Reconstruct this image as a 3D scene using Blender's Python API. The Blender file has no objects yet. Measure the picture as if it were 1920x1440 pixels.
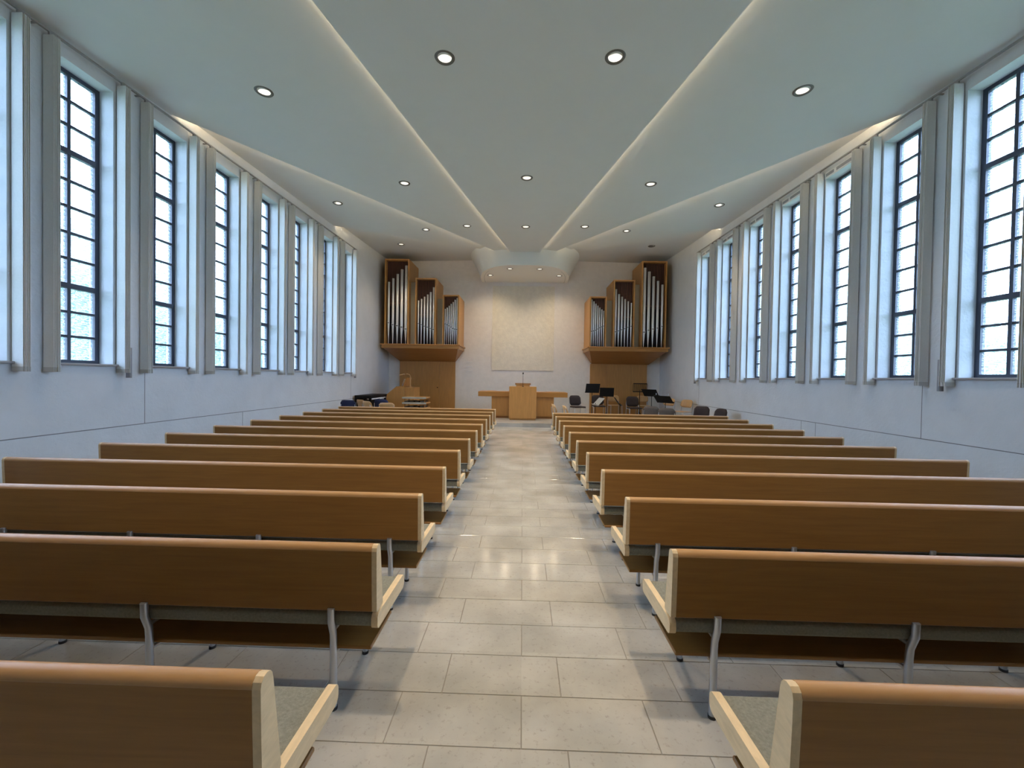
import bpy, bmesh, math, random
from mathutils import Matrix, Vector
random.seed(7)
S = bpy.context.scene
COL = S.collection
PI = math.pi

# ------------------------------------------------------------------ camera, sky, exposure
cam = bpy.data.cameras.new('camera')
cam.sensor_width = 36.0
cam.lens = 750.0 / 1920.0 * 36.0
cam.clip_start = 0.05
cam.clip_end = 300
camo = bpy.data.objects.new('camera', cam)
COL.objects.link(camo)
camo.matrix_world = (Matrix.Translation((-0.021, 0, 1.6)) @ Matrix.Rotation(0.0259, 4, 'Z')
                     @ Matrix.Rotation(PI / 2 - 0.0148, 4, 'X') @ Matrix.Rotation(0.0163, 4, 'Z'))
S.camera = camo

SKY = 7.4
world = bpy.data.worlds.new('overcast_sky')
S.world = world
world.use_nodes = True
bg = world.node_tree.nodes['Background']
bg.inputs[0].default_value = (0.63, 0.80, 1.18, 1)
bg.inputs[1].default_value = SKY

S.view_settings.view_transform = 'Standard'
S.view_settings.look = 'None'
S.view_settings.gamma = 1.0
S.view_settings.use_curve_mapping = False
S.view_settings.exposure = 1.22
S.cycles.use_denoising = True
S.cycles.max_bounces = 7
S.cycles.diffuse_bounces = 5
S.cycles.transparent_max_bounces = 12
S.cycles.sample_clamp_indirect = 6.0
S.cycles.adaptive_threshold = 0.025; S.cycles.use_light_tree = False
S.cycles.caustics_reflective = False
S.cycles.caustics_refractive = False
DOWN_W = 75.0        # watts of one ceiling downlight
COVE = 7.0           # emission of the cove strips
WARM = (1.0, 0.79, 0.55)

# ------------------------------------------------------------------ materials
def mat(name, col, rough=0.6, metal=0.0, spec=0.5, grain=None, amp=0.15, scale=8.0, bump=0.0, bscale=60.0, stretch=(1, 1, 1), emit=None):
    m = bpy.data.materials.new(name)
    m.use_nodes = True
    nt = m.node_tree
    N, L = nt.nodes, nt.links
    b = N['Principled BSDF']
    b.inputs['Base Color'].default_value = (*col, 1)
    b.inputs['Roughness'].default_value = rough
    b.inputs['Metallic'].default_value = metal
    b.inputs['Specular IOR Level'].default_value = spec
    if emit:
        b.inputs['Emission Color'].default_value = (*emit[0], 1)
        b.inputs['Emission Strength'].default_value = emit[1]
    if grain or bump:
        tc = N.new('ShaderNodeTexCoord')
        mp = N.new('ShaderNodeMapping')
        mp.inputs['Scale'].default_value = stretch
        L.new(tc.outputs['Object'], mp.inputs['Vector'])
    if grain:
        n = N.new('ShaderNodeTexNoise')
        n.inputs['Scale'].default_value = scale
        n.inputs['Detail'].default_value = 5
        n.inputs['Roughness'].default_value = 0.6
        if grain == 'wood':
            n.inputs['Distortion'].default_value = 0.6
        L.new(mp.outputs[0], n.inputs['Vector'])
        r = N.new('ShaderNodeValToRGB')
        r.color_ramp.elements[0].position = 0.3
        r.color_ramp.elements[1].position = 0.7
        r.color_ramp.elements[0].color = (*[c * (1 - amp) for c in col], 1)
        r.color_ramp.elements[1].color = (*[min(1, c * (1 + amp)) for c in col], 1)
        L.new(n.outputs['Fac'], r.inputs[0])
        L.new(r.outputs[0], b.inputs['Base Color'])
    if bump:
        n2 = N.new('ShaderNodeTexNoise')
        n2.inputs['Scale'].default_value = bscale
        n2.inputs['Detail'].default_value = 4
        L.new(mp.outputs[0], n2.inputs['Vector'])
        bp = N.new('ShaderNodeBump')
        bp.inputs['Strength'].default_value = bump
        bp.inputs['Distance'].default_value = 0.01
        L.new(n2.outputs['Fac'], bp.inputs['Height'])
        L.new(bp.outputs[0], b.inputs['Normal'])
    return m

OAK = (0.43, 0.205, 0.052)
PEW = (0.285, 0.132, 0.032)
M = dict(
    plaster=mat('wall_plaster', (0.63, 0.645, 0.655), 0.85, grain='n', amp=0.04, scale=2.5, bump=0.45, bscale=22),
    backwall=mat('front_wall_plaster', (0.80, 0.77, 0.73), 0.9, grain='n', amp=0.04, scale=5, bump=0.5, bscale=14),
    wallpanel=mat('wall_lining_board', (0.80, 0.80, 0.79), 0.6, grain='n', amp=0.02, scale=1.2),
    artpanel=mat('beige_relief_plaster', (0.78, 0.73, 0.61), 0.9, grain='n', amp=0.06, scale=6, bump=0.7, bscale=18),
    ceil=mat('ceiling_paint', (0.72, 0.735, 0.72), 0.8, grain='n', amp=0.01, scale=3),
    canopy=mat('canopy_paint', (0.84, 0.84, 0.80), 0.7),
    oak_x=mat('oak_veneer_lengthwise', OAK, 0.38, grain='wood', amp=0.14, scale=3.0, stretch=(0.7, 9, 14)),
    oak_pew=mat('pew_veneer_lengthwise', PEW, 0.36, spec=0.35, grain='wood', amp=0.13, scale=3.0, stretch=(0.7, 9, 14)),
    oak_nose_lit=mat('oak_nosing_highlight', (0.44, 0.24, 0.09), 0.34, grain='wood', amp=0.12, scale=3.0, stretch=(0.7, 9, 9)),  # paler than the pew veneer: overhead highlight put into the colour
    oak_z=mat('oak_veneer_upright', (0.48, 0.24, 0.070), 0.42, grain='wood', amp=0.12, scale=3.0, stretch=(8, 8, 0.6)),
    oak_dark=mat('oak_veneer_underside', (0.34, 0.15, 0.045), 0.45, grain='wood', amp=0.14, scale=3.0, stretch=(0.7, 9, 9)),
    oak_end=mat('pale_oak_edge', (0.66, 0.50, 0.29), 0.45, grain='wood', amp=0.10, scale=6.0, stretch=(6, 2, 6)),
    fabric=mat('grey_beige_wool', (0.215, 0.21, 0.165), 0.95, spec=0.1, grain='n', amp=0.18, scale=90, bump=0.3, bscale=400),
    steel=mat('brushed_steel', (0.50, 0.52, 0.55), 0.35, 0.9),
    rubber=mat('black_rubber', (0.02, 0.02, 0.02), 0.6),
    black=mat('black_lacquer', (0.006, 0.006, 0.007), 0.6, spec=0.2),
    grout=mat('floor_grout', (0.24, 0.22, 0.19), 0.8),
    frame=mat('window_steel_paint', (0.035, 0.040, 0.060), 0.38),
    sill=mat('stone_sill', (0.34, 0.32, 0.31), 0.6),
    blind=mat('blind_fabric', (0.72, 0.72, 0.69), 0.85, spec=0.2, grain='n', amp=0.03, scale=40),
    blindhem=mat('blind_hem', (0.50, 0.49, 0.46), 0.7),
    track=mat('grey_track', (0.30, 0.29, 0.28), 0.5),
    seam=mat('wall_seam', (0.20, 0.20, 0.20), 0.8),
    white=mat('white_enamel', (0.78, 0.78, 0.76), 0.5),
    grille=mat('grey_grille', (0.30, 0.30, 0.31), 0.6),
    tin=mat('satin_tin', (0.84, 0.85, 0.86), 0.40, 0.35),
    slat=mat('red_brown_slat', (0.17, 0.065, 0.035), 0.5),
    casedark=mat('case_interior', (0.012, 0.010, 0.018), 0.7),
    filler=mat('grey_green_infill', (0.40, 0.39, 0.32), 0.7),
    chairbrown=mat('dark_brown_upholstery', (0.055, 0.043, 0.042), 0.9, spec=0.15, grain='n', amp=0.15, scale=80),
    chairgrey=mat('taupe_upholstery', (0.12, 0.10, 0.085), 0.9, spec=0.15, grain='n', amp=0.15, scale=80),
    navy=mat('navy_upholstery', (0.025, 0.032, 0.075), 0.9, spec=0.15),
    ply=mat('beech_plywood', (0.56, 0.34, 0.15), 0.4, grain='wood', amp=0.1, scale=3.0, stretch=(6, 6, 0.8)),
    paper=mat('white_paper', (0.85, 0.85, 0.83), 0.8),
    greymetal=mat('grey_metal_desk', (0.42, 0.43, 0.42), 0.4, 0.3),
    lamp=mat('downlight_lens', (0.9, 0.9, 0.9), 0.5, emit=((1.0, 0.92, 0.78), 0.46)),
    lampoff=mat('unlit_lens', (0.10, 0.09, 0.08), 0.3),
    ring=mat('downlight_ring', (0.17, 0.165, 0.15), 0.5, 0.3),
    led_side=mat('cove_led_outer', (0.9, 0.8, 0.6), 0.5, emit=(WARM, COVE * 2.2)),
    led=mat('cove_led', (0.9, 0.8, 0.6), 0.5, emit=(WARM, COVE)),
    leaf=mat('pale_leaves', (0.30, 0.38, 0.33), 0.8, grain='n', amp=0.4, scale=2.2),
    bark=mat('bark', (0.12, 0.10, 0.08), 0.9),
    lawn=mat('lawn_grass', (0.16, 0.22, 0.10), 0.9, grain='n', amp=0.3, scale=0.8),
    roofm=mat('sky_block_board', (0.45, 0.43, 0.40), 0.9),
)
def stone(name, base, rough):
    m = bpy.data.materials.new(name); m.use_nodes = True
    nt = m.node_tree; N, L = nt.nodes, nt.links
    b = N['Principled BSDF']
    b.inputs['Roughness'].default_value = rough
    b.inputs['Specular IOR Level'].default_value = 0.5
    geo = N.new('ShaderNodeNewGeometry')
    n1 = N.new('ShaderNodeTexNoise'); n1.inputs['Scale'].default_value = 2.2; n1.inputs['Detail'].default_value = 6
    n2 = N.new('ShaderNodeTexNoise'); n2.inputs['Scale'].default_value = 38; n2.inputs['Detail'].default_value = 5; n2.inputs['Roughness'].default_value = 0.7
    L.new(geo.outputs['Position'], n1.inputs['Vector']); L.new(geo.outputs['Position'], n2.inputs['Vector'])
    r1 = N.new('ShaderNodeValToRGB')
    e = r1.color_ramp.elements
    e[0].position = 0.32; e[0].color = (*[c * 0.80 for c in base], 1)
    e[1].position = 0.68; e[1].color = (*[min(1, c * 1.14) for c in base], 1)
    L.new(n1.outputs['Fac'], r1.inputs[0])
    r2 = N.new('ShaderNodeValToRGB')                       # fossil specks
    e = r2.color_ramp.elements
    e[0].position = 0.25; e[0].color = (0.66, 0.64, 0.62, 1)
    e[1].position = 0.44; e[1].color = (1, 1, 1, 1)
    L.new(n2.outputs['Fac'], r2.inputs[0])
    mx = N.new('ShaderNodeMix'); mx.data_type = 'RGBA'; mx.blend_type = 'MULTIPLY'; mx.inputs['Factor'].default_value = 1
    L.new(r1.outputs[0], mx.inputs['A']); L.new(r2.outputs[0], mx.inputs['B'])
    n3 = N.new('ShaderNodeTexNoise'); n3.inputs['Scale'].default_value = 7; n3.inputs['Detail'].default_value = 6; n3.inputs['Roughness'].default_value = 0.75
    L.new(geo.outputs['Position'], n3.inputs['Vector'])
    r3 = N.new('ShaderNodeValToRGB')                       # few darker veins
    e = r3.color_ramp.elements
    e[0].position = 0.27; e[0].color = (0.35, 0.35, 0.36, 1)
    e[1].position = 0.31; e[1].color = (1, 1, 1, 1)
    L.new(n3.outputs['Fac'], r3.inputs[0])
    m4 = N.new('ShaderNodeMix'); m4.data_type = 'RGBA'; m4.blend_type = 'MULTIPLY'; m4.inputs['Factor'].default_value = 1
    L.new(mx.outputs['Result'], m4.inputs['A']); L.new(r3.outputs[0], m4.inputs['B'])
    mx = m4
    # tone that differs from slab to slab
    mp = N.new('ShaderNodeVectorMath'); mp.operation = 'DIVIDE'; mp.inputs[1].default_value = (0.6035, 0.2891, 1)
    L.new(geo.outputs['Position'], mp.inputs[0])
    fl = N.new('ShaderNodeVectorMath'); fl.operation = 'FLOOR'; L.new(mp.outputs[0], fl.inputs[0])
    ms = N.new('ShaderNodeVectorMath'); ms.operation = 'MULTIPLY'; ms.inputs[1].default_value = (0, 1, 0); L.new(fl.outputs[0], ms.inputs[0])
    wn = N.new('ShaderNodeTexWhiteNoise'); L.new(ms.outputs[0], wn.inputs['Vector'])
    mr = N.new('ShaderNodeMapRange'); mr.inputs['To Min'].default_value = 0.92; mr.inputs['To Max'].default_value = 1.05
    L.new(wn.outputs['Value'], mr.inputs['Value'])
    m2 = N.new('ShaderNodeMix'); m2.data_type = 'RGBA'; m2.blend_type = 'MULTIPLY'; m2.inputs['Factor'].default_value = 1
    L.new(mx.outputs['Result'], m2.inputs['A']); L.new(mr.outputs[0], m2.inputs['B'])
    L.new(m2.outputs['Result'], b.inputs['Base Color'])
    return m
M['stone'] = stone('polished_limestone', (0.425, 0.41, 0.365), 0.13)
M['stone_step'] = stone('limestone_step', (0.40, 0.385, 0.35), 0.3)

def rippled_glass():
    m = bpy.data.materials.new('rippled_glass'); m.use_nodes = True
    nt = m.node_tree; N, L = nt.nodes, nt.links
    N.remove(N['Principled BSDF'])
    out = N['Material Output']
    tc = N.new('ShaderNodeTexCoord')
    mp = N.new('ShaderNodeMapping'); mp.inputs['Scale'].default_value = (1, 0.6, 1.6)
    L.new(tc.outputs['Object'], mp.inputs['Vector'])
    n = N.new('ShaderNodeTexNoise'); n.inputs['Scale'].default_value = 48; n.inputs['Detail'].default_value = 0.5; n.inputs['Distortion'].default_value = 1.2
    L.new(mp.outputs[0], n.inputs['Vector'])
    r = N.new('ShaderNodeValToRGB')
    e = r.color_ramp.elements
    e[0].position = 0.40; e[0].color = (0.52, 0.62, 0.64, 1)
    e[1].position = 0.56; e[1].color = (0.96, 0.99, 1.0, 1)
    L.new(n.outputs['Fac'], r.inputs[0])
    tr = N.new('ShaderNodeBsdfTransparent'); L.new(r.outputs[0], tr.inputs[0])
    gl = N.new('ShaderNodeBsdfGlossy'); gl.inputs['Roughness'].default_value = 0.15
    bp = N.new('ShaderNodeBump'); bp.inputs['Strength'].default_value = 0.5; bp.inputs['Distance'].default_value = 0.004
    L.new(n.outputs['Fac'], bp.inputs['Height']); L.new(bp.outputs[0], gl.inputs['Normal'])
    mx = N.new('ShaderNodeMixShader'); lw = N.new('ShaderNodeLayerWeight'); lw.inputs['Blend'].default_value = 0.5
    pw = N.new('ShaderNodeMath'); pw.operation = 'POWER'; pw.inputs[1].default_value = 4.0; L.new(lw.outputs['Facing'], pw.inputs[0])
    fr = N.new('ShaderNodeMath'); fr.operation = 'MULTIPLY_ADD'; fr.inputs[1].default_value = 0.96; fr.inputs[2].default_value = 0.04
    L.new(pw.outputs[0], fr.inputs[0]); L.new(fr.outputs[0], mx.inputs[0])
    L.new(tr.outputs[0], mx.inputs[1]); L.new(gl.outputs[0], mx.inputs[2])
    tl = N.new('ShaderNodeBsdfTranslucent'); L.new(r.outputs[0], tl.inputs[0]); L.new(bp.outputs[0], tl.inputs['Normal'])
    m3 = N.new('ShaderNodeMixShader'); m3.inputs[0].default_value = 0.06
    L.new(mx.outputs[0], m3.inputs[1]); L.new(tl.outputs[0], m3.inputs[2])
    L.new(m3.outputs[0], out.inputs['Surface'])
    return m
M['glass'] = rippled_glass()
M['lamp'].cycles.emission_sampling = 'NONE'

# ------------------------------------------------------------------ mesh helpers
class MB:
    def __init__(s): s.v = []; s.f = []; s.m = []; s.sm = []
    def _add(s, vs, fs, mi=0, smooth=False):
        o = len(s.v); s.v += [tuple(p) for p in vs]
        s.f += [tuple(i + o for i in f) for f in fs]; s.m += [mi] * len(fs); s.sm += [smooth] * len(fs)
        return s
    def box(s, x0, x1, y0, y1, z0, z1, mi=0):
        vs = [(x0, y0, z0), (x1, y0, z0), (x1, y1, z0), (x0, y1, z0), (x0, y0, z1), (x1, y0, z1), (x1, y1, z1), (x0, y1, z1)]
        return s._add(vs, [(3, 2, 1, 0), (4, 5, 6, 7), (0, 1, 5, 4), (1, 2, 6, 5), (2, 3, 7, 6), (3, 0, 4, 7)], mi)
    def rbox(s, x0, x1, y0, y1, z0, z1, r=0.005, seg=2, mi=0, smooth=True):
        bm = bmesh.new()
        bmesh.ops.create_cube(bm, size=1)
        for v in bm.verts:
            v.co = ((x0 + x1) / 2 + v.co.x * (x1 - x0), (y0 + y1) / 2 + v.co.y * (y1 - y0), (z0 + z1) / 2 + v.co.z * (z1 - z0))
        bmesh.ops.bevel(bm, geom=bm.edges[:], offset=r, segments=seg, profile=0.5, affect='EDGES')
        return s._bm(bm, mi, smooth)
    def _bm(s, bm, mi=0, smooth=False):
        bm.verts.index_update()
        vs = [v.co[:] for v in bm.verts]; fs = [tuple(v.index for v in f.verts) for f in bm.faces]
        bm.free()
        return s._add(vs, fs, mi, smooth)
    def prism(s, prof, a0, a1, axis='x', mi=0, smooth=False):
        # prof: list of 2-D points; extruded along axis
        def P(p, a):
            return {'x': (a, p[0], p[1]), 'y': (p[0], a, p[1]), 'z': (p[0], p[1], a)}[axis]
        n = len(prof)
        vs = [P(p, a0) for p in prof] + [P(p, a1) for p in prof]
        s._add(vs, [tuple(range(n))[::-1], tuple(range(n, 2 * n))], mi)
        return s._add(vs, [(i, (i + 1) % n, n + (i + 1) % n, n + i) for i in range(n)], mi, smooth)
    def tube(s, pts, r, n=10, mi=0, caps=True):
        pts = [Vector(p) for p in pts]
        rs = r if isinstance(r, (list, tuple)) else [r] * len(pts)
        vs = []; ref = None
        for i, p in enumerate(pts):
            d = (pts[min(i + 1, len(pts) - 1)] - pts[max(i - 1, 0)]).normalized()
            if ref is None: ref = Vector((1, 0, 0)) if abs(d.x) < 0.9 else Vector((0, 1, 0))
            u = d.cross(ref).normalized(); w = d.cross(u)
            for k in range(n):
                a = 2 * PI * k / n
                vs.append(p + (u * math.cos(a) + w * math.sin(a)) * rs[i])
        fs = [(i * n + k, i * n + (k + 1) % n, (i + 1) * n + (k + 1) % n, (i + 1) * n + k) for i in range(len(pts) - 1) for k in range(n)]
        s._add(vs, fs, mi, True)
        if caps:
            m = (len(pts) - 1) * n
            s._add([v for v in vs[:n]] + [v for v in vs[m:]], [tuple(range(n))[::-1], tuple(range(n, 2 * n))], mi)
        return s
    def lathe(s, prof, n=16, c=(0, 0), mi=0, smooth=True):
        vs = [(c[0] + r * math.cos(2 * PI * k / n), c[1] + r * math.sin(2 * PI * k / n), z) for r, z in prof for k in range(n)]
        fs = [(i * n + k, i * n + (k + 1) % n, (i + 1) * n + (k + 1) % n, (i + 1) * n + k) for i in range(len(prof) - 1) for k in range(n)]
        return s._add(vs, fs, mi, smooth)
    def mesh(s, name, mats):
        me = bpy.data.meshes.new(name)
        me.from_pydata(s.v, [], s.f)
        for mm in (mats if isinstance(mats, (list, tuple)) else [mats]):
            me.materials.append(M[mm])
        for p, i, sm in zip(me.polygons, s.m, s.sm):
            p.material_index = i; p.use_smooth = sm
        bm = bmesh.new(); bm.from_mesh(me)
        bmesh.ops.recalc_face_normals(bm, faces=bm.faces)
        bm.to_mesh(me); bm.free()
        return me
    def build(s, name, mats, parent=None, loc=(0, 0, 0), rot=0.0):
        return place(name, s.mesh(name, mats), parent, loc, rot)

def place(name, me, parent=None, loc=(0, 0, 0), rot=0.0):
    o = bpy.data.objects.new(name, me)
    COL.objects.link(o)
    o.location = loc
    if rot: o.rotation_euler = (0, 0, rot)
    if parent: o.parent = parent
    return o
def empty(name, loc=(0, 0, 0), rot=0.0):
    o = bpy.data.objects.new(name, None); COL.objects.link(o)
    o.empty_display_size = 0.2
    o.location = loc; o.rotation_euler = (0, 0, rot)
    return o
def tag(o, label, cat, group=None, kind=None):
    o['label'] = label; o['category'] = cat
    if group: o['group'] = group
    if kind: o['kind'] = kind
    return o
def copy_tree(o, parent=None):
    c = o.copy(); COL.objects.link(c); c.parent = parent
    for ch in list(o.children): copy_tree(ch, c)
    return c
ORD = ['first', 'second', 'third', 'fourth', 'fifth', 'sixth', 'seventh', 'eighth', 'ninth', 'tenth', 'eleventh', 'twelfth']

# ------------------------------------------------------------------ room shell
W = 5.75; YB = 17.0; YR = -2.6; WT = 0.34; ZTOP = 7.4
WINW = 0.74; SILL = 1.70
FAR = [1.90, 3.10, 4.30, 5.45, 6.66, 7.90, 9.18, 10.44, 11.84, 13.19]     # far edge of every window opening
def ztop(y): return 5.36 + 0.020 * y
def ztrack(y): return 5.47 + 0.026 * y

for side, nm in ((-1, 'wall_left'), (1, 'wall_right')):
    b = MB()
    xs = sorted((side * W, side * (W + WT)))
    def wb(y0, y1, z0, z1): b.box(xs[0], xs[1], y0, y1, z0, z1)
    wb(YR - WT, YB + WT, -0.2, SILL)
    prev = YR - WT
    for fy in FAR:
        wb(prev, fy - WINW, SILL, ZTOP); prev = fy
        wb(fy - WINW, fy, ztop(fy), ZTOP)
    wb(prev, YB + WT, SILL, ZTOP)
    o = b.build(nm, 'plaster')
    tag(o, 'white plastered side wall pierced by tall windows, %s of the aisle' % ('left' if side < 0 else 'right'), 'wall', kind='structure')
    # smooth lining boards below the windows, with thin shadow joints
    def seam(y0, y1, z0, z1):
        xa, xb = sorted((side * W, side * (W - 0.003)))
        MB().box(xa, xb, y0, y1, z0, z1).build('wall_joint', 'seam', o)
    seam(YR, YB, 0.815, 0.826)
    for y in (5.92, 13.22, -0.9): seam(y, y + 0.006, 0.826, SILL - 0.06)
    for y in ((8.05,) if side < 0 else (8.0, 8.4)): seam(y, y + 0.006, 0.02, 0.815)

o = MB().box(-W - WT, W + WT, YB, YB + WT, -0.2, ZTOP).build('wall_front', 'backwall')
tag(o, 'warm white roughcast end wall behind the altar', 'wall', kind='structure')
o = MB().box(-W - WT, W + WT, YR - WT, YR, -0.2, ZTOP).build('wall_back', 'plaster')
tag(o, 'plain white wall behind the last pews', 'wall', kind='structure')

# floor: grout bed with separate slabs
TW, TR, TY0 = 0.6035, 0.2891, 1.7049
fl = MB().box(-W, W, YR, YB, -0.2, -0.003).build('floor', 'grout')
tag(fl, 'polished grey-beige limestone floor laid in staggered courses', 'floor', kind='structure')
STAGE_Y, STAGE_Z = 13.08, 0.13
slabs = []
k0 = math.floor((YR - TY0) / TR)
for k in range(k0, 60):
    y0 = TY0 + k * TR; y1 = y0 + TR
    if y0 > STAGE_Y: break
    off = 0.0 if k % 2 == 0 else 0.2
    j = math.floor((-W - off) / TW)
    while off + j * TW < W:
        x0 = max(off + j * TW, -W); x1 = min(off + (j + 1) * TW, W)
        yy0, yy1 = max(y0, YR), min(y1, STAGE_Y)
        if x1 - x0 > 0.03 and yy1 - yy0 > 0.03:
            cx, cy = (x0 + x1) / 2, (yy0 + yy1) / 2
            seen = cy > 1.4 and abs(cx) < 1.45 * cy
            aisle = abs(cx) < 1.15
            score = (0 if not seen else (10 if aisle else 1) / cy ** 3)
            slabs.append((score, x0, x1, yy0, yy1))
        j += 1
slabs.sort(key=lambda s: -s[0])
G = 0.0022
full = MB().rbox(-TW / 2 + G, TW / 2 - G, -TR / 2 + G, TR / 2 - G, -0.02, 0, 0.0012, 1, smooth=False).mesh('tile', 'stone')
rest = MB()
for i, (sc, x0, x1, y0, y1) in enumerate(slabs):
    if i < 300 and sc > 0:
        if abs(x1 - x0 - TW) < 1e-4 and abs(y1 - y0 - TR) < 1e-4:
            place('tile', full, fl, ((x0 + x1) / 2, (y0 + y1) / 2, 0))
        else:
            MB().box(x0 + G, x1 - G, y0 + G, y1 - G, -0.02, 0).build('tile', 'stone', fl)
    else:
        rest.box(x0 + G, x1 - G, y0 + G, y1 - G, -0.02, 0)
o = rest.build('tile_field', 'stone', fl)
o['kind'] = 'stuff'

st = MB().box(-W, W, STAGE_Y, YB, -0.003, STAGE_Z).build('stage_platform', 'stone_step')
tag(st, 'low stone step and platform carrying the altar and organ', 'platform', kind='structure')

# ------------------------------------------------------------------ ceiling: a fan of overlapping boards
def zc(x, y): return 6.1 + .057 * (y - 14.3)
def z2(x, y): return 5.66 + .056 * (y - 4.7)
def z3(x, y): return 5.91 + .034 * (y - 7) + .054 * (5.75 - abs(x))
def z4(x, y): return 6.27 + .05 * (y - 12.5) + .02 * (5.75 - abs(x))
def r1x(y): return 2.29 - 0.1735 * (y - 4.2)          # half width of the middle board
def r2y(x): return 6.34 + 1.776 * (5.75 - x)           # edge of second board
def r3y(x): return 11.92 + 0.74 * (5.75 - x)
ce = empty('ceiling'); tag(ce, 'pale ceiling of overlapping boards fanning out from the altar canopy', 'ceiling', kind='structure')
TH = 0.028
def slab(poly, zf, sx, name='ceiling_board'):
    b = MB(); n = len(poly)
    vs = [(sx * x, y, zf(x, y)) for x, y in poly] + [(sx * x, y, zf(x, y) + TH) for x, y in poly]
    b._add(vs, [tuple(range(n)), tuple(range(n, 2 * n))[::-1]] + [(i, (i + 1) % n, n + (i + 1) % n, n + i) for i in range(n)])
    return b.build(name, 'ceil', ce)
LAP = 0.34
slab([(-r1x(YR), YR), (r1x(YR), YR), (r1x(14.5), 14.5), (-r1x(14.5), 14.5)], zc, 1)
for sx in (-1, 1):
    slab([(r1x(YR) - LAP, YR), (W, YR), (W, r2y(W)), (1.1, r2y(1.1)), (0.25, 14.9), (r1x(14.2) - LAP, 14.2)], z2, sx)
    slab([(W, r2y(W) - 0.6), (W, r3y(W)), (1.6, r3y(1.6)), (0.9, r3y(1.6) + 0.2), (0.9, r2y(0.9) - 0.6)], z3, sx)
    slab([(W, r3y(W) - 0.42), (W, YB), (0.6, YB), (0.6, r3y(1.6) + 0.25), (1.6, r3y(1.6) - 0.42)], z4, sx)
MB().box(-W - WT, W + WT, YR - WT, YB + WT, ZTOP, ZTOP + 0.2).build('roof_sky_block', 'roofm', ce)  # unseen cover slab, added to block sky light above the cove gaps

# warm light strips lying on top of each board edge
def strip(p0, p1, zf, sx, back, label):
    (x0, y0), (x1, y1) = p0, p1
    d = Vector((x1 - x0, y1 - y0)).normalized(); nrm = Vector((d.y, -d.x)) * back
    b = MB(); w = 0.018; h = 0.012
    pts = []
    for (x, y) in (p0, p1):
        q = Vector((x, y)) + nrm * 0.07
        for s_ in (-w / 2, w / 2):
            qq = q + nrm.normalized() * s_
            pts.append((sx * qq.x, qq.y, zf(qq.x, qq.y) + TH + 0.001))
    a, bb, c, dd = pts
    up = lambda p: (p[0], p[1], p[2] + h)
    b._add([a, bb, dd, c, up(a), up(bb), up(dd), up(c)], [(3, 2, 1, 0), (4, 5, 6, 7), (0, 1, 5, 4), (1, 2, 6, 5), (2, 3, 7, 6), (3, 0, 4, 7)])
    o = b.build('cove_light_strip', 'led' if zf is zc else 'led_side')
    tag(o, label, 'light strip', 'cove light strips')
for sx, sn in ((-1, 'left'), (1, 'right')):
    strip((r1x(YR + .2), YR + .2), (r1x(14.1), 14.1), zc, sx, -1, 'warm light strip along the %s edge of the middle ceiling board' % sn)
    strip((W - .05, r2y(W - .05)), (1.22, r2y(1.22)), z2, sx, -1, 'warm light strip behind the second ceiling board edge, %s side' % sn)
    strip((W - .05, r3y(W - .05)), (1.9, r3y(1.9)), z3, sx, -1, 'warm light strip behind the outer ceiling board edge, %s side' % sn)

# canopy over the altar
def outline(a, b, n, N=48):
    pts = []
    for i in range(N + 1):
        t = PI * i / N
        c, s = math.cos(t), math.sin(t)
        pts.append((a * math.copysign(abs(c) ** (2 / n), c), YB - b * abs(s) ** (2 / n)))
    return pts
cb = empty('altar_canopy', (0, YB, 5.65))
tag(cb, 'white curved plaster canopy on the end wall above the altar', 'canopy', kind='structure')
b = MB(); rings = []
for t in [0, .02, .15, .3, .45, .6, .75, .9, 1.0]:
    e = t ** 1.25
    rings.append([(x, y - YB, 5.65 + t * 1.15 - 5.65) for x, y in outline(1.80 + .58 * e, 2.63 + .10 * e, 2.7)])
n = len(rings[0])
vs = [p for r in rings for p in r]
b._add(vs, [(i * n + k, i * n + k + 1, (i + 1) * n + k + 1, (i + 1) * n + k) for i in range(len(rings) - 1) for k in range(n - 1)], 0, True)
b.build('canopy_shell', 'canopy', cb)
MB().prism([(x, y - YB) for x, y in outline(1.80, 2.63, 2.7)], 0.0, 0.02, 'z').build('canopy_underside', 'canopy', cb)
q = MB(); po = outline(1.66, 2.49, 2.7)
q.tube([(x, y - YB, -0.001) for x, y in po[:12]], 0.004, 4); q.tube([(x, y - YB, -0.001) for x, y in po[-12:]], 0.004, 4)
q.build('access_joint', 'seam', cb)

# ------------------------------------------------------------------ downlights
def ring_mesh():
    b = MB(); b.lathe([(0.086, 0.004), (0.092, -0.006), (0.118, -0.008), (0.126, 0.002)], 24)
    return b.mesh('trim_ring', 'ring')
RING = ring_mesh()
LENS = MB().lathe([(0.0005, 0.003), (0.05, 0.001), (0.087, 0.004)], 24).mesh('lens', 'lamp')
LENSOFF = MB().lathe([(0.0005, 0.003), (0.05, 0.001), (0.087, 0.004)], 24).mesh('lens', 'lampoff')
def downlight(x, y, z, label, power, lit=True, ang=95, small=1.0):
    t = empty('ceiling_downlight', (x, y, z - 0.004)); tag(t, label, 'downlight', 'recessed ceiling downlights')
    t.scale = (small, small, 1)
    place('trim_ring', RING, t); place('lens', LENS if lit else LENSOFF, t)
    if lit:
        l = bpy.data.lights.new('downlight_bulb', 'SPOT')
        l.energy = power; l.color = WARM; l.spot_size = math.radians(ang); l.spot_blend = 1.0; l.shadow_soft_size = 0.07; l.specular_factor = 0.15
        lo = bpy.data.objects.new('downlight_bulb', l); COL.objects.link(lo)
        lo.parent = t; lo.location = (0, 0, -0.03)
sn = {-1: 'left', 1: 'right'}
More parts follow.
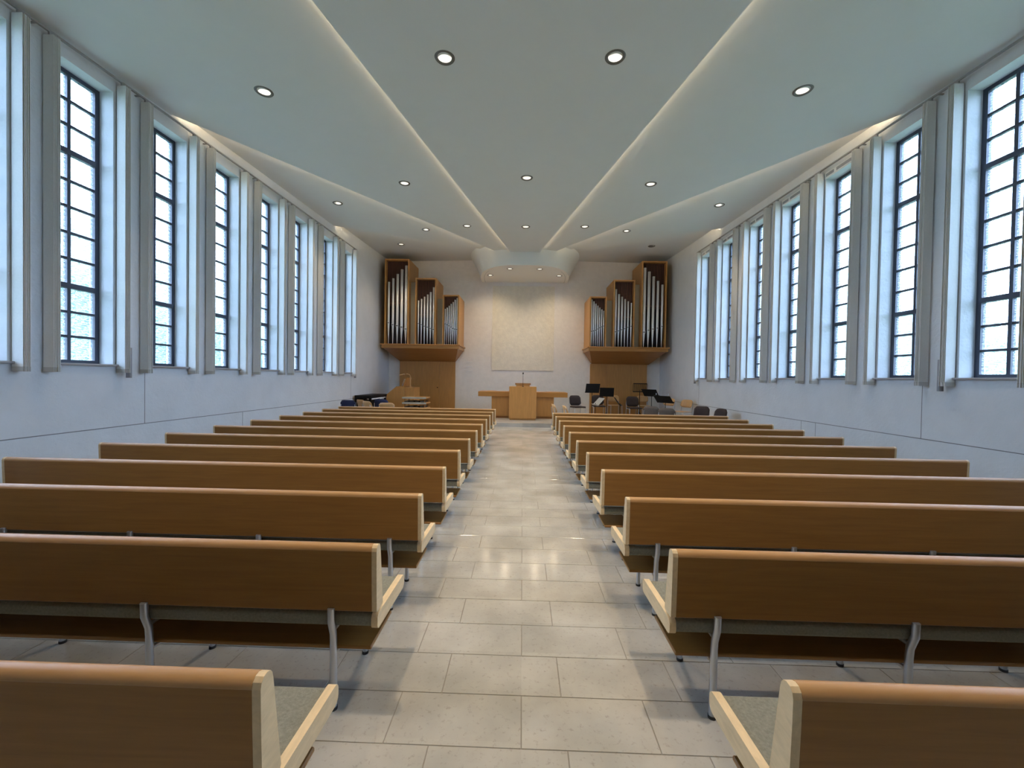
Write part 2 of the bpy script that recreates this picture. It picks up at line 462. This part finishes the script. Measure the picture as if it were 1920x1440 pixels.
for s in (-1, 1):
    for (x, y, zf, txt) in ((1.054, 5.005, zc, 'nearest of the middle ceiling board, %s one of the pair'),
                            (3.86, 5.796, z2, 'large near one alone on the %s second ceiling board'),
                            (2.715, 8.886, z2, 'halfway along the %s second ceiling board'),
                            (1.726, 11.79, z2, 'far end of the %s second ceiling board near the canopy'),
                            (4.895, 10.33, z3, 'near the windows on the %s third ceiling board'),
                            (3.15, 12.61, z3, 'far end of the %s third ceiling board'),
                            (4.51, 14.475, z4, 'over the %s organ case'),
                            (4.6, 2.4, z2, 'behind the viewer on the %s side board'),
                            (1.3, 1.75, zc, 'behind the viewer on the middle board, %s one')):
        lit = not (s == 1 and y > 14)
        downlight(s * x, y, zf(x, y), ('lit round downlight, ' if lit else 'dark unlit round downlight, ') + txt % sn[s], DOWN_W * (2.2 if zf is zc else 0.85), lit)
downlight(0, 8.361, zc(0, 8.361), 'single lit downlight on the middle ceiling board, nearer of two on the centreline', DOWN_W * 2.6)
downlight(0, 11.526, zc(0, 11.526), 'single lit downlight on the middle ceiling board, closest to the canopy', DOWN_W * 2.6)
for x, y, txt in ((-1.355, 15.83, 'outer left'), (-.552, 14.87, 'inner left'), (.552, 14.87, 'inner right'), (1.355, 15.83, 'outer right')):
    downlight(x, y, 5.65, 'lit downlight in the canopy underside, ' + txt, DOWN_W * 0.6, ang=150, small=0.95)

# ------------------------------------------------------------------ windows
WH = 3.80
def rows():
    z = 0.045; out = []
    for h, gap in [(.300, .022)] * 2 + [(.300, .06)] + [(.318, .022)] * 4 + [(.318, .075)] + [(.300, .022)] * 2 + [(.300, .0)]:
        out.append((z, z + h)); z += h + gap
    return out, z
ROWS, ZEND = rows()
HW = WINW / 2
FRM = MB()
FRM.box(-.03, .03, -HW, -HW + .06, 0, WH); FRM.box(-.03, .03, HW - .06, HW, 0, WH)
FRM.box(-.03, .03, -HW + .06, HW - .06, 0, .045); FRM.box(-.03, .03, -HW + .06, HW - .06, ZEND, WH)
FRM = FRM.mesh('window_frame', 'frame')
MULL = MB().box(-.026, .026, -.021, .021, .045, ZEND).mesh('mullion', 'frame')
BAR = MB().box(-.020, .020, -HW + .06, HW - .06, -.0155, .0155).mesh('glazing_bar', 'frame')
TRA = MB().box(-.034, .034, -HW + .06, HW - .06, -.034, .034).mesh('transom', 'frame')
PANE = {}
for h in (.300, .318):
    PANE[h] = MB().box(-.002, .002, -(HW - .06 - .016) / 2, (HW - .06 - .016) / 2, 0, h).mesh('pane', 'glass')
SILLM = MB().rbox(-.28, .0, -HW - .035, HW + .035, -.028, .0, .006, 2).mesh('window_sill', 'sill')
wn = 0
for s in (-1, 1):
    for i, fy in enumerate(FAR):
        wn += 1
        t = empty('window_%d' % wn, (s * (W + 0.225), fy - HW, SILL), 0 if s > 0 else PI)
        t.scale = (1, 1, (ztop(fy) - SILL) / WH)
        vis = i - 2
        tag(t, ('tall dark-framed gridded window in the %s wall, ' % sn[s]) + (ORD[vis] + ' one in view, counted from the camera' if vis >= 0 else 'behind the viewer, number %s' % ORD[i]), 'window', 'tall gridded windows', 'structure')
        place('window_frame', FRM, t); place('mullion', MULL, t); place('window_sill', SILLM, t)
        for k, (a, c) in enumerate(ROWS):
            for e in (-1, 1):
                place('pane', PANE[.318 if 3 <= k <= 7 else .300], t, (0, e * (HW - .06 + .016) / 2, a))
            if k < 10:
                zc_ = (c + ROWS[k + 1][0]) / 2
                place('transom' if k in (2, 7) else 'glazing_bar', TRA if k in (2, 7) else BAR, t, (0, 0, zc_))

# grilles in the lintel strip of the far right windows
for i, fy in enumerate(FAR):
    if i < 5: continue
    g = empty('ventilation_grille', (W - 0.002, fy - HW, ztop(fy)))
    tag(g, 'white lintel strip with grey air slots over the %s window of the right wall' % ORD[i - 2], 'air vent', 'air vents over the right windows')
    MB().rbox(-.02, .0, -HW, HW, -.005, .115, .004, 1).build('vent_body', 'white', g)
    MB().box(-.024, -.019, -HW + .03, -HW + .46, .03, .085).build('vent_slot', 'grille', g)
    MB().box(-.024, -.019, HW - .22, HW - .03, .03, .085).build('vent_slot', 'grille', g)

# ------------------------------------------------------------------ vertical blinds, pushed together beside each window
PROJ = 0.125
SLATS = {}
def blind(s, y, label, n=6, weight=False):
    ztk = ztrack(y); h = ztk - 1.585
    t = empty('vertical_blind', (s * W, y, 1.585)); tag(t, label, 'blind', 'gathered vertical blinds')
    key = round(h, 3)
    if key not in SLATS:
        bb = MB(); bb.box(-PROJ / 2, PROJ / 2, -.0022, .0022, .055, h - .035)
        bb.box(-PROJ / 2, PROJ / 2, -.0042, .0042, 0, .055, 1)
        SLATS[key] = bb.mesh('slat', ['blind', 'blindhem'])
    for k in range(n):
        o = place('slat', SLATS[key], t, (-s * (0.022 + PROJ / 2 + random.uniform(-.004, .004)), (k - (n - 1) / 2) * .014, 0))
        o.rotation_euler = (0, 0, s * random.uniform(-.03, .03))
    MB().box(-.012 - s * (0.022 + PROJ / 2), .012 - s * (0.022 + PROJ / 2), -.035, .035, h - .035, h).build('carrier', 'track', t)
    if weight:
        MB().rbox(-.03 - s * .10, .03 - s * .10, .045, .085, -.07, .36, .004, 1).build('cord_weight', 'grille', t)
for s in (-1, 1):
    for i, fy in enumerate(FAR):
        if i < 2: continue
        w_ = ORD[i - 2]
        blind(s, fy + 0.065, 'gathered pale vertical blind on the %s wall, far side of the %s window in view' % (sn[s], w_), weight=(i in (3, 9)))
        if i > 2:
            blind(s, fy - WINW - 0.05 - 0.009 * (i - 3), 'gathered pale vertical blind on the %s wall, near side of the %s window in view' % (sn[s], w_))
    # track
    b = MB(); y0, y1 = 3.2, FAR[-1] + 0.2
    za, zb = ztrack(y0), ztrack(y1)
    x0, x1 = sorted((s * (W - .07), s * (W - .10)))
    vs = [(x, y, z + dz) for dz in (0, .022) for (x, y, z) in ((x0, y0, za), (x1, y0, za), (x1, y1, zb), (x0, y1, zb))]
    b._add(vs, [(3, 2, 1, 0), (4, 5, 6, 7), (0, 1, 5, 4), (1, 2, 6, 5), (2, 3, 7, 6), (3, 0, 4, 7)])
    t = empty('blind_track', (0, 0, 0)); tag(t, 'thin grey blind track running along the top of the %s wall' % sn[s], 'blind track', 'blind tracks')
    b.build('track_rail', 'track', t)
    for y in [4.5, 5.75, 7.0, 8.3, 9.5, 10.9, 12.2, 13.3]:
        xa, xb = sorted((s * W, s * (W - .07)))
        MB().box(xa, xb, y, y + .02, ztrack(y) + .004, ztrack(y) + .02).build('bracket', 'track', t)

# ------------------------------------------------------------------ pews
PL = 4.03
def make_pew():
    t = empty('pew')
    pr = [(.010, .495), (.002, .700), (0, .780), (.004, .796), (.014, .806), (.028, .808), (.041, .803), (.049, .792), (.053, .775), (.092, .497), (.086, .489), (.016, .489)]
    nose = [(.0, .779)] + [(.0265 - .0265 * math.cos(PI * k / 10), .781 + .027 * math.sin(PI * k / 10)) for k in range(11)] + [(.053, .779)]
    MB().prism(nose, .024, PL - .024, 'x', smooth=True).build('top_nosing_highlight', 'oak_nose_lit', t)  # rounded top split off so its lit look is in the colour
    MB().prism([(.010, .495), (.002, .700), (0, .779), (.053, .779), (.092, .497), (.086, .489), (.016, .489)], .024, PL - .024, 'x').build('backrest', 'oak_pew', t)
    for a in (0, PL - .0235):
        MB().prism(pr, a, a + .0235, 'x').build('backrest_edge', 'oak_end', t)
    # seat: cushion with timber end rails
    def seatprof(y0, y1, zr, zf, th, r=.018):
        pts = []
        for cy, cz, a0 in ((y0 + r, zr - th + r, 180), (y1 - r, zf - th + r, 270), (y1 - r, zf - r, 0), (y0 + r, zr - r, 90)):
            for k in range(5):
                a = math.radians(a0 + 22.5 * k); pts.append((cy + r * math.cos(a), cz + r * math.sin(a)))
        return pts
    MB().prism(seatprof(.034, .432, .466, .456, .064), .031, PL - .031, 'x').build('seat_cushion', 'fabric', t)
    for a in (0, PL - .0305):
        MB().prism(seatprof(.022, .446, .474, .464, .076, .026), a, a + .0305, 'x').build('seat_rail', 'oak_end', t)
    MB().rbox(.042, PL - .042, .056, .36, .279, .297, .004, 1, smooth=False).build('book_shelf', 'oak_pew', t)
    rear = MB()
    rear.tube([(0, .006, .505), (0, .008, .44), (0, .030, .375), (0, .034, .33), (0, .040, .012)], .0165, 12)
    rear.tube([(0, .040, .014), (0, .040, 0)], .019, 12, mi=1)
    rear = rear.mesh('leg', ['steel', 'rubber'])
    frontm = MB()
    frontm.tube([(0, .405, .400), (0, .420, .33), (0, .430, .012)], .0145, 12)
    frontm.tube([(0, .430, .014), (0, .430, 0)], .018, 12, mi=1)
    frontm = frontm.mesh('leg', ['steel', 'rubber'])
    cross = MB()
    cross.tube([(0, .034, .262), (0, .2, .264), (0, .424, .262)], .010, 8)
    cross.tube([(0, .028, .385), (0, .22, .390), (0, .410, .388)], .010, 8)
    cross = cross.mesh('crossbar', 'steel')
    for k in range(5):
        x = .215 + .90 * k
        place('leg', rear, t, (x, 0, 0)); place('leg', frontm, t, (x, 0, 0)); place('crossbar', cross, t, (x, 0, 0))
    return t
proto = make_pew(); first = True
for s, n, y0, xin in ((-1, 12, 1.0084, .686), (1, 11, 1.040, .692)):
    for i in range(n):
        p = proto if first else copy_tree(proto); first = False
        p.location = (-xin - PL if s < 0 else xin, y0 + .8253 * i, 0)
        tag(p, 'long oak pew on steel legs, %s of the aisle, %s row counted from the camera' % (sn[s], ORD[i]), 'pew', 'rows of oak pews')

# ------------------------------------------------------------------ altar and pulpit
Z0 = STAGE_Z
t = empty('altar_table', (0, 14.62, Z0)); tag(t, 'wide oak altar table on two pedestals behind the pulpit', 'altar')
MB().rbox(-1.635, 1.635, 0, .85, .79, .965, .004, 1, smooth=False).build('table_top', 'oak_x', t)
MB().box(-1.58, 1.58, .05, .80, .965, .972).build('top_inlay', 'oak_x', t)
for s in (-1, 1):
    xa, xb = sorted((s * 1.14, s * .42))
    pd = MB().box(xa, xb, .06, .78, .075, .79).build('pedestal', 'oak_z', t)
    xa, xb = sorted((s * 1.11, s * .45))
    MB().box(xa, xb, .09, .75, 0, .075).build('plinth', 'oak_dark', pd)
t = empty('pulpit', (0, 14.0, Z0)); tag(t, 'plain square oak pulpit in front of the altar table', 'pulpit')
MB().rbox(-.478, .478, 0, .56, .055, 1.175, .004, 1, smooth=False).build('pulpit_body', 'oak_z', t)
MB().box(-.45, .45, .025, .54, 0, .055).build('plinth', 'oak_z', t)
t = empty('reading_desk', (0, 14.12, Z0 + 1.175)); tag(t, 'small sloping oak reading desk standing on the pulpit', 'lectern')
MB().prism([(0, 0), (.34, 0), (.34, .06), (0, .10)], -.24, .24, 'x').build('desk_box', 'oak_z', t)
MB().prism([(-.03, .103), (.37, .055), (.37, .075), (-.03, .123)], -.275, .275, 'x').build('desk_top', 'oak_x', t)
t = empty('microphone', (0, 14.05, Z0 + 1.175)); tag(t, 'black gooseneck microphone rising from the pulpit', 'microphone')
MB().lathe([(.0005, .022), (.02, .02), (.035, .008), (.038, 0)], 16).build('mic_base', 'black', t)
MB().tube([(0, 0, .015), (0, 0, .30), (0, -.005, .45)], .006, 8).build('mic_stem', 'black', t)
MB().lathe([(.0005, .43), (.018, .44), (.024, .465), (.020, .49), (.0005, .505)], 14).build('mic_head', 'black', t)

o = MB().box(-1.34, 1.28, YB - .03, YB - .001, 1.93, 5.49).build('plaster_panel', 'artpanel')
tag(o, 'large plain beige textured panel on the end wall under the canopy', 'wall panel')
t = empty('hymn_board', (-2.30, YB, 2.0)); tag(t, 'three slim white number rails on the end wall beside the left organ', 'hymn board')
for z in (.24, .04, -.16): MB().box(-.13, .13, -.035, -.001, z, z + .03).build('number_rail', 'white', t)

# ------------------------------------------------------------------ organ cases
FY = 15.6
def organ(s):
    t = empty('organ_case', (0, FY, 2.87)); tag(t, 'stepped oak organ case with three pipe towers high up, %s of the altar' % sn[s], 'pipe organ', 'pair of organ cases')
    D = YB - .002 - FY
    def X(a, b): return sorted((s * a, s * b))
    towers = [(4.52, 5.48, 3.32, 5), (3.45, 4.27, 2.59, 6), (2.545, 3.19, 1.94, 7)]
    pipes = [([280, 252, 217, 180, 150], [607, 622, 630, 640, 655], 775, .050),
             ([428, 415, 398, 380, 360, 322], [612, 620, 632, 640, 650, 657], 777, .034),
             ([495, 485, 470, 455, 440, 422, 408], [615, 622, 630, 640, 650, 655, 658], 780, .026)]
    for (a, b_, h, n), (tops, mouths, base, rad) in zip(towers, pipes):
        fr = .05
        c = MB()
        x0, x1 = X(a, b_)
        c.box(x0, x0 + fr, 0, D, 0, h); c.box(x1 - fr, x1, 0, D, 0, h); c.box(x0 + fr, x1 - fr, 0, D, h - fr, h); 
        tw = c.build('tower_case', 'oak_z', t)
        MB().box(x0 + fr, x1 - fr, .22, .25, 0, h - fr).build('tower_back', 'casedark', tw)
        topz = h - fr
        ns = 14 if n == 5 else (13 if n == 6 else 11)
        sm = MB().box(-.009, .009, .13, .16, 0, 1).mesh('slat', 'slat')
        lo = (base - max(tops[0], 0)) * .0049 * .62
        for k in range(ns):
            o = place('slat', sm, tw, (x0 + fr + (x1 - x0 - 2 * fr) * (k + .5) / ns, 0, lo)); o.scale = (1, 1, topz - lo)
        MB().box(x0 + fr, x1 - fr, .16, .175, lo + .1, lo + .14).build('slat_rail', 'slat', tw)
        for k in range(n):
            f = (k + .55) / n
            # lowest pipe on the wall side, tallest next to the altar
            xx = (b_ - fr) - (b_ - a - 2 * fr) * f
            zt = min((base - tops[k]) * .00492, topz - .04); zm = (base - mouths[k]) * .00492
            r = rad * (.82 + .36 * k / (n - 1))
            p = MB()
            p.lathe([(.004, .0), (.010, .01), (r, zm - .02), (r, zt), (r * .86, zt), (r * .86, zt - .05)], 18)
            po = p.build('pipe', 'tin', t, (s * xx, .075, 0))
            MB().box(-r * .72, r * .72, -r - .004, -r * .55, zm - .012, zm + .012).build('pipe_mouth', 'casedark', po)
            MB().box(-r * .95, -r * .72, -r * .9, -r * .3, zm - .04, zm + .05).build('pipe_ear', 'tin', po)
            MB().box(r * .72, r * .95, -r * .9, -r * .3, zm - .04, zm + .05).build('pipe_ear', 'tin', po)
    for a, b_, h in ((4.27, 4.52, 2.48), (3.19, 3.45, 1.84)):
        x0, x1 = X(a, b_)
        MB().box(x0, x1, .28, D, 0, h).build('infill_panel', 'filler', t)
    # shelf and tapering underside
    x0, x1 = X(2.47, 5.60)
    MB().rbox(x0, x1, -.12, D, -.05, 0, .008, 1, smooth=False).build('shelf_cornice', 'oak_x', t)
    x0, x1 = X(2.52, 5.55)
    MB().box(x0, x1, -.08, D, -.17, -.05).build('shelf_fascia', 'oak_x', t)
    (xa, xb), (xc, xd) = X(2.56, 5.50), X(2.88, 5.25)
    c = MB(); zt, zb = -.17, -.62; yt, yb = -.04, D - .10
    vs = [(xa, yt, zt), (xb, yt, zt), (xb, D, zt), (xa, D, zt), (xc, yb, zb), (xd, yb, zb), (xd, D, zb), (xc, D, zb)]
    c._add(vs, [(0, 1, 2, 3), (7, 6, 5, 4), (0, 4, 5, 1), (1, 5, 6, 2), (2, 6, 7, 3), (3, 7, 4, 0)])
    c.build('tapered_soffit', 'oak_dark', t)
    # panelling below
    t2 = empty('wall_panelling', (0, YB - .1, Z0)); tag(t2, 'oak panelling with %s under the %s organ case' % ('a narrow door' if s < 0 else 'three plain boards', sn[s]), 'panelling', 'oak panelling under the organ')
    j = [5.25, 4.60, 3.545, 2.88] if s < 0 else [2.82, 3.50, 4.53, 5.19]
    for k in range(3):
        x0, x1 = X(j[k], j[k + 1])
        pb = MB().rbox(x0 + .003, x1 - .003, 0, .098, 0, 2.87 - .62 - Z0, .003, 1, smooth=False).build('panel_door' if (s < 0 and k == 1) else 'panel_board', 'oak_z', t2)
        if s < 0 and k == 1:
            MB().lathe([(.0005, .05), (.016, .048), (.022, .035), (.012, .02), (.012, 0)], 14).build('door_knob', 'black', pb)
            kn = pb.children[0]; kn.location = (-3.62, -.001, 1.02); kn.rotation_euler = (PI / 2, 0, 0)
organ(-1); organ(1)

# ------------------------------------------------------------------ organ console and sheet-music rack (left of the altar)
t = empty('organ_console', (-4.45, 14.75, Z0)); tag(t, 'oak organ console with sloping side cheeks below the left organ', 'organ console')
cheek = [(-.62, 0), (.06, 0), (.06, 1.07), (-.28, 1.07), (-.60, .80), (-.62, .70)]
MB().prism(cheek, 0, .04, 'y').build('side_cheek', 'oak_z', t)
MB().prism(cheek, .86, .90, 'y').build('side_cheek', 'oak_z', t)
MB().box(.06, .40, .03, .87, 0, 1.06).build('console_body', 'oak_z', t)
MB().box(-.27, .06, .0, .90, 1.07, 1.09).build('console_lid', 'oak_x', t)
kb = MB().box(-.52, -.02, .06, .84, .70, .74).build('keyboard', 'paper', t)
for k in range(9): MB().box(-.52, -.36, .10 + k * .08, .155 + k * .08, .74, .755).build('black_key', 'black', kb)
t = empty('music_desk', (-4.42, 14.85, Z0 + 1.09)); tag(t, 'oak music desk with an open white book on the organ console', 'music desk')
MB().prism([(-.06, 0), (-.03, 0), (.09, .33), (.06, .33)], 0, .6, 'y').build('desk_board', 'oak_z', t)
MB().box(-.12, .10, -.01, .61, 0, .015).build('desk_ledge', 'oak_x', t)
o = MB().prism([(-.13, 0), (-.118, 0), (-.03, .27), (-.042, .27)], .08, .5, 'y').build('music_book', 'paper', None, (-4.42, 14.85, Z0 + 1.106))
tag(o, 'white music book leaning on the organ console music desk', 'book')
t = empty('desk_lamp', (-4.20, 14.82, Z0 + 1.06)); tag(t, 'brass arched reading lamp on the organ console', 'lamp')
MB().lathe([(.0005, .02), (.05, .016), (.055, 0)], 16).build('lamp_base', 'ply', t)
MB().tube([(0, 0, .01), (0, 0, .40), (-.03, 0, .47), (-.12, 0, .50), (-.24, 0, .48)], .018, 8).build('lamp_arm', 'ply', t)
MB().tube([(-.22, 0, .485), (-.40, 0, .44)], .03, 10).build('lamp_head', 'ply', t)
t = empty('sheet_music_rack', (-3.74, 13.5, Z0)); tag(t, 'low oak rack of three open trays in front of the organ panelling', 'rack')
for k, z in enumerate((.36, .54, .72)):
    MB().box(-.36, .46, 0, .62, z, z + .045).build('tray', 'oak_x', t)
    MB().box(-.362, .462, -.012, 0, z - .005, z + .05).build('tray_edge', 'filler', t)
    if k < 2:
        for q in range(4): MB().box(-.30 + q * .18, -.16 + q * .18, .05, .56, z + .045, z + .085 + .012 * (q % 2)).build('paper_pile', 'chairgrey', t)
for x in (-.30, .38):
    for y in (.06, .54): MB().box(x, x + .03, y, y + .03, 0, .72).build('leg', 'oak_dark', t)

t = empty('digital_piano', (-5.28, 13.35, Z0)); tag(t, 'long low black piano standing against the left wall', 'piano')
MB().rbox(-.4, .16, 0, 1.6, .70, .80, .008, 1).build('lid', 'black', t)
MB().box(-.4, -.1, .02, 1.58, .0, .70).build('cabinet', 'black', t)
for y in (.04, 1.50): MB().box(.08, .15, y, y + .06, 0, .70).build('leg', 'black', t)
MB().box(-.02, .15, .12, 1.48, .66, .70).build('key_bed', 'paper', t)

# ------------------------------------------------------------------ chairs
def chair_mesh(backmat, ply):
    parts = []
    b = MB()
    # curved backrest
    N = 9; hw = .225; z0, z1 = (.58, .84) if ply else (.50, .87)
    def pt(u, v, off):
        x = -hw + 2 * hw * u
        zz = z0 + (z1 - z0) * v
        e = abs(2 * u - 1)
        zz = z0 + (z1 - z0) * v if e < .6 else ((z0 + z1) / 2 + (v - .5) * (z1 - z0) * (1 - .45 * ((e - .6) / .4) ** 2.2))
        y = .215 + .05 * v - .055 * e ** 2 + off
        return (x, y, zz)
    th = .014 if ply else .045
    vs = []; 
    for off in (0, th):
        for i in range(N):
            for j in range(5): vs.append(pt(i / (N - 1), j / 4, off if (0 < i < N - 1 and 0 < j < 4) or ply else th * .5 + (off - th * .5) * .5))
    fs = []
    for i in range(N - 1):
        for j in range(4):
            a = i * 5 + j; fs.append((a, a + 5, a + 6, a + 1)); c = a + N * 5; fs.append((c, c + 1, c + 6, c + 5))
    q = N * 5
    for i in range(N - 1):
        fs.append((i * 5, i * 5 + q, (i + 1) * 5 + q, (i + 1) * 5)); a = i * 5 + 4; fs.append((a, a + 5, a + 5 + q, a + q))
    for j in range(4):
        fs.append((j, j + 1, j + 1 + q, j + q)); a = (N - 1) * 5 + j; fs.append((a, a + q, a + q + 1, a + 1))
    b._add(vs, fs, 0, True)
    parts.append(('backrest', b.mesh('backrest', backmat)))
    parts.append(('seat', MB().rbox(-.22, .22, -.22, .20, .44, .455 if ply else .49, .007 if ply else .02, 2).mesh('seat', backmat)))
    for sx in (-1, 1):
        parts.append(('leg', MB().tube([(sx * .235, -.20, 0), (sx * .225, -.19, .43), (sx * .22, -.15, .445)], .011, 8).mesh('leg', 'steel')))
        parts.append(('leg', MB().tube([(sx * .235, .26, 0), (sx * .225, .20, .43), (sx * .222, .225, .60), (sx * .205, .25, .74)], .011, 8).mesh('leg', 'steel')))
        parts.append(('seat_rail', MB().tube([(sx * .222, -.18, .435), (sx * .222, .20, .435)], .010, 8).mesh('seat_rail', 'steel')))
    return parts
KIND = {'wood': chair_mesh('ply', True), 'brown': chair_mesh('chairbrown', False), 'grey': chair_mesh('chairgrey', False), 'navy': chair_mesh('navy', False)}
def chair(kind, x, y, z, rot, label, group):
    t = empty('stacking_chair', (x, y, z), rot); tag(t, label, 'chair', group)
    for nm, me in KIND[kind]: place(nm, me, t)
Bc = 'chairs around the stage'
# rot 0 faces the camera (-Y)
chair('brown', 2.00, 14.55, Z0, .35, 'dark brown padded chair nearest the altar, turned beside a black music stand', Bc)
chair('brown', 2.88, 15.2, Z0, .0, 'dark brown padded chair half hidden behind two black music stands', Bc)
chair('brown', 4.02, 14.5, Z0, .05, 'dark brown padded chair facing the pews in front of the right panelling', Bc)
chair('wood', 3.72, 16.2, Z0, .1, 'beech chair against the right organ panelling, beside its middle board', Bc)
chair('wood', 4.86, 16.2, Z0, -.05, 'beech chair against the right organ panelling, behind the slotted music stand', Bc)
chair('wood', 5.02, 14.2, Z0, -1.0, 'beech chair by the right wall, behind the tilted black music stand', Bc)
chair('wood', 5.30, 13.42, Z0, -1.1, 'beech chair by the right wall, closer to the windows than its twin', Bc)
chair('grey', 3.78, 11.6, 0, 2.5, 'taupe padded chair behind the front right pew, left of a pair', Bc)
chair('grey', 3.98, 10.95, 0, 2.5, 'taupe padded chair behind the front right pew, right of a pair', Bc)
chair('brown', 5.02, 11.6, 0, -.9, 'dark padded chair by the right wall beyond the front pew, farther of two', Bc)
chair('brown', 5.06, 10.75, 0, -1.35, 'dark padded chair by the right wall beyond the front pew, seen edge-on', Bc)
chair('wood', 1.15, 12.05, 0, 1.7, 'small beech chair beside the right pedestal of the altar, nearer the aisle', Bc)
chair('wood', 1.42, 11.5, 0, 1.7, 'small beech chair right of the altar, farther from the aisle', Bc)
chair('wood', -5.02, 12.75, 0, 2.5, 'beech chair in front of the left platform, leftmost of three', Bc)
chair('wood', -4.56, 12.1, 0, 2.5, 'beech chair in front of the left platform, middle of three', Bc)
chair('wood', -3.89, 11.55, 0, PI, 'beech chair in front of the organ console, seen full from behind', Bc)
chair('navy', -5.20, 12.0, 0, PI, 'navy padded chair in the left corner against the wall', Bc)
chair('navy', -4.48, 12.77, 0, PI, 'navy padded chair between beech chairs on the left', Bc)

# ------------------------------------------------------------------ music stands
def stand(x, y, z, h, rot, tilt, label, m='black', slots=False, w=.5):
    t = empty('music_stand', (x, y, z), rot); tag(t, label, 'music stand', 'music stands on the stage')
    MB().tube([(0, 0, .06), (0, 0, h - .12)], .012, 8).build('pole', 'black', t)
    for k in range(3):
        a = k * 2 * PI / 3
        MB().tube([(0, 0, .28), (.28 * math.cos(a), .28 * math.sin(a), .008)], .008, 6).build('leg', 'black', t)
    b = MB()
    hh = .34
    if slots:
        b.box(-w / 2, w / 2, -.006, .006, 0, .03); b.box(-w / 2, w / 2, -.006, .006, hh - .03, hh)
        n = 12
        for k in range(n + 1):
            xx = -w / 2 + w * k / n; b.box(xx - .008, xx + .008, -.005, .005, .03, hh - .03)
    else:
        b.box(-w / 2, w / 2, -.004, .004, 0, hh)
    b.box(-w / 2, w / 2, -.06, .0, 0, .008)
    o = b.build('desk', m, t, (0, 0, h - .2)); o.rotation_euler = (-tilt, 0, 0)
    return t
stand(2.42, 14.05, Z0, 1.20, PI + .15, .35, 'black music stand in front of the altar-side chair, highest of the left pair')
stand(3.02, 14.5, Z0, 1.06, PI - .12, .35, 'black music stand just right of and lower than its neighbour')
stand(2.44, 13.5, Z0, .80, -1.38, .75, 'low grey music stand tilted edge-on among the dark chairs', m='greymetal')
stand(4.38, 15.1, Z0, 1.22, PI - .1, .2, 'tall black music stand with a slotted desk', slots=True)
stand(4.60, 14.4, Z0, 1.10, 2.35, .75, 'tall black music stand with solid desk leaning right, beside the slotted one', w=.56)
stand(3.36, 13.9, Z0, .78, 1.45, .6, 'low dark music stand seen edge-on left of the padded chair')
g = stand(4.72, 13.35, Z0, .93, 2.25, .8, 'wide black music stand with page clips by the right wall', w=.6)
for x in (-.05, .06): MB().box(x - .008, x + .008, -.01, .01, .0, .06).build('page_clip', 'steel', g, (x * 3, .17, .99))

# ------------------------------------------------------------------ outside: trees and lawn seen through the rippled glass
o = MB().box(-70, 70, -40, 110, -.6, -.45).build('lawn', 'lawn'); tag(o, 'green lawn outside the windows', 'lawn', kind='structure')
def crown_mesh(seed):
    rnd = random.Random(seed)
    bm = bmesh.new(); bmesh.ops.create_icosphere(bm, subdivisions=4, radius=1)
    ph = [(Vector((rnd.uniform(-1, 1), rnd.uniform(-1, 1), rnd.uniform(-1, 1))).normalized(), rnd.uniform(2, 9), rnd.uniform(0, 6)) for _ in range(14)]
    for v in bm.verts:
        d = v.co.normalized()
        v.co = d * (1 + sum(.05 * math.sin(f * d.dot(a) + p) for a, f, p in ph))
    return MB()._bm(bm, 0, True).mesh('crown', 'leaf')
CR = [crown_mesh(i) for i in range(3)]
TRK = MB().tube([(0, 0, 0), (.05, 0, 1.4), (0, .05, 3)], [.22, .17, .12], 10).mesh('trunk', 'bark')
TREES = [(-1, y, x, r) for x, y, r in ((14, 11.5, 2.9), (22, 23.5, 3.2), (14, 20.5, 2.9), (21, 34, 3.5), (14, 29.5, 3.0), (21, 46, 3.6), (14, 39, 3.0), (14, 51, 3.0))] + \
        [(1, y, x, r) for x, y, r in ((15, 15, 2.0), (22, 27, 3.2), (15, 23.5, 2.7), (22, 39, 3.4), (15, 33, 2.9), (22, 52, 3.6), (15, 43, 3.0))]
for k, (s, y, x, r) in enumerate(TREES):
    t = empty('tree', (s * x, y, -.45)); i = k if s < 0 else k - 8
    tag(t, 'round green tree outside the %s windows, %s in the row going away' % (sn[s], ORD[i]), 'tree', 'trees outside')
    c = place('crown', CR[k % 3], t, (0, 0, r * 1.0 + .6), k * 1.3); c.scale = (r * 1.05, r * 1.05, r)
    place('trunk', TRK, t)
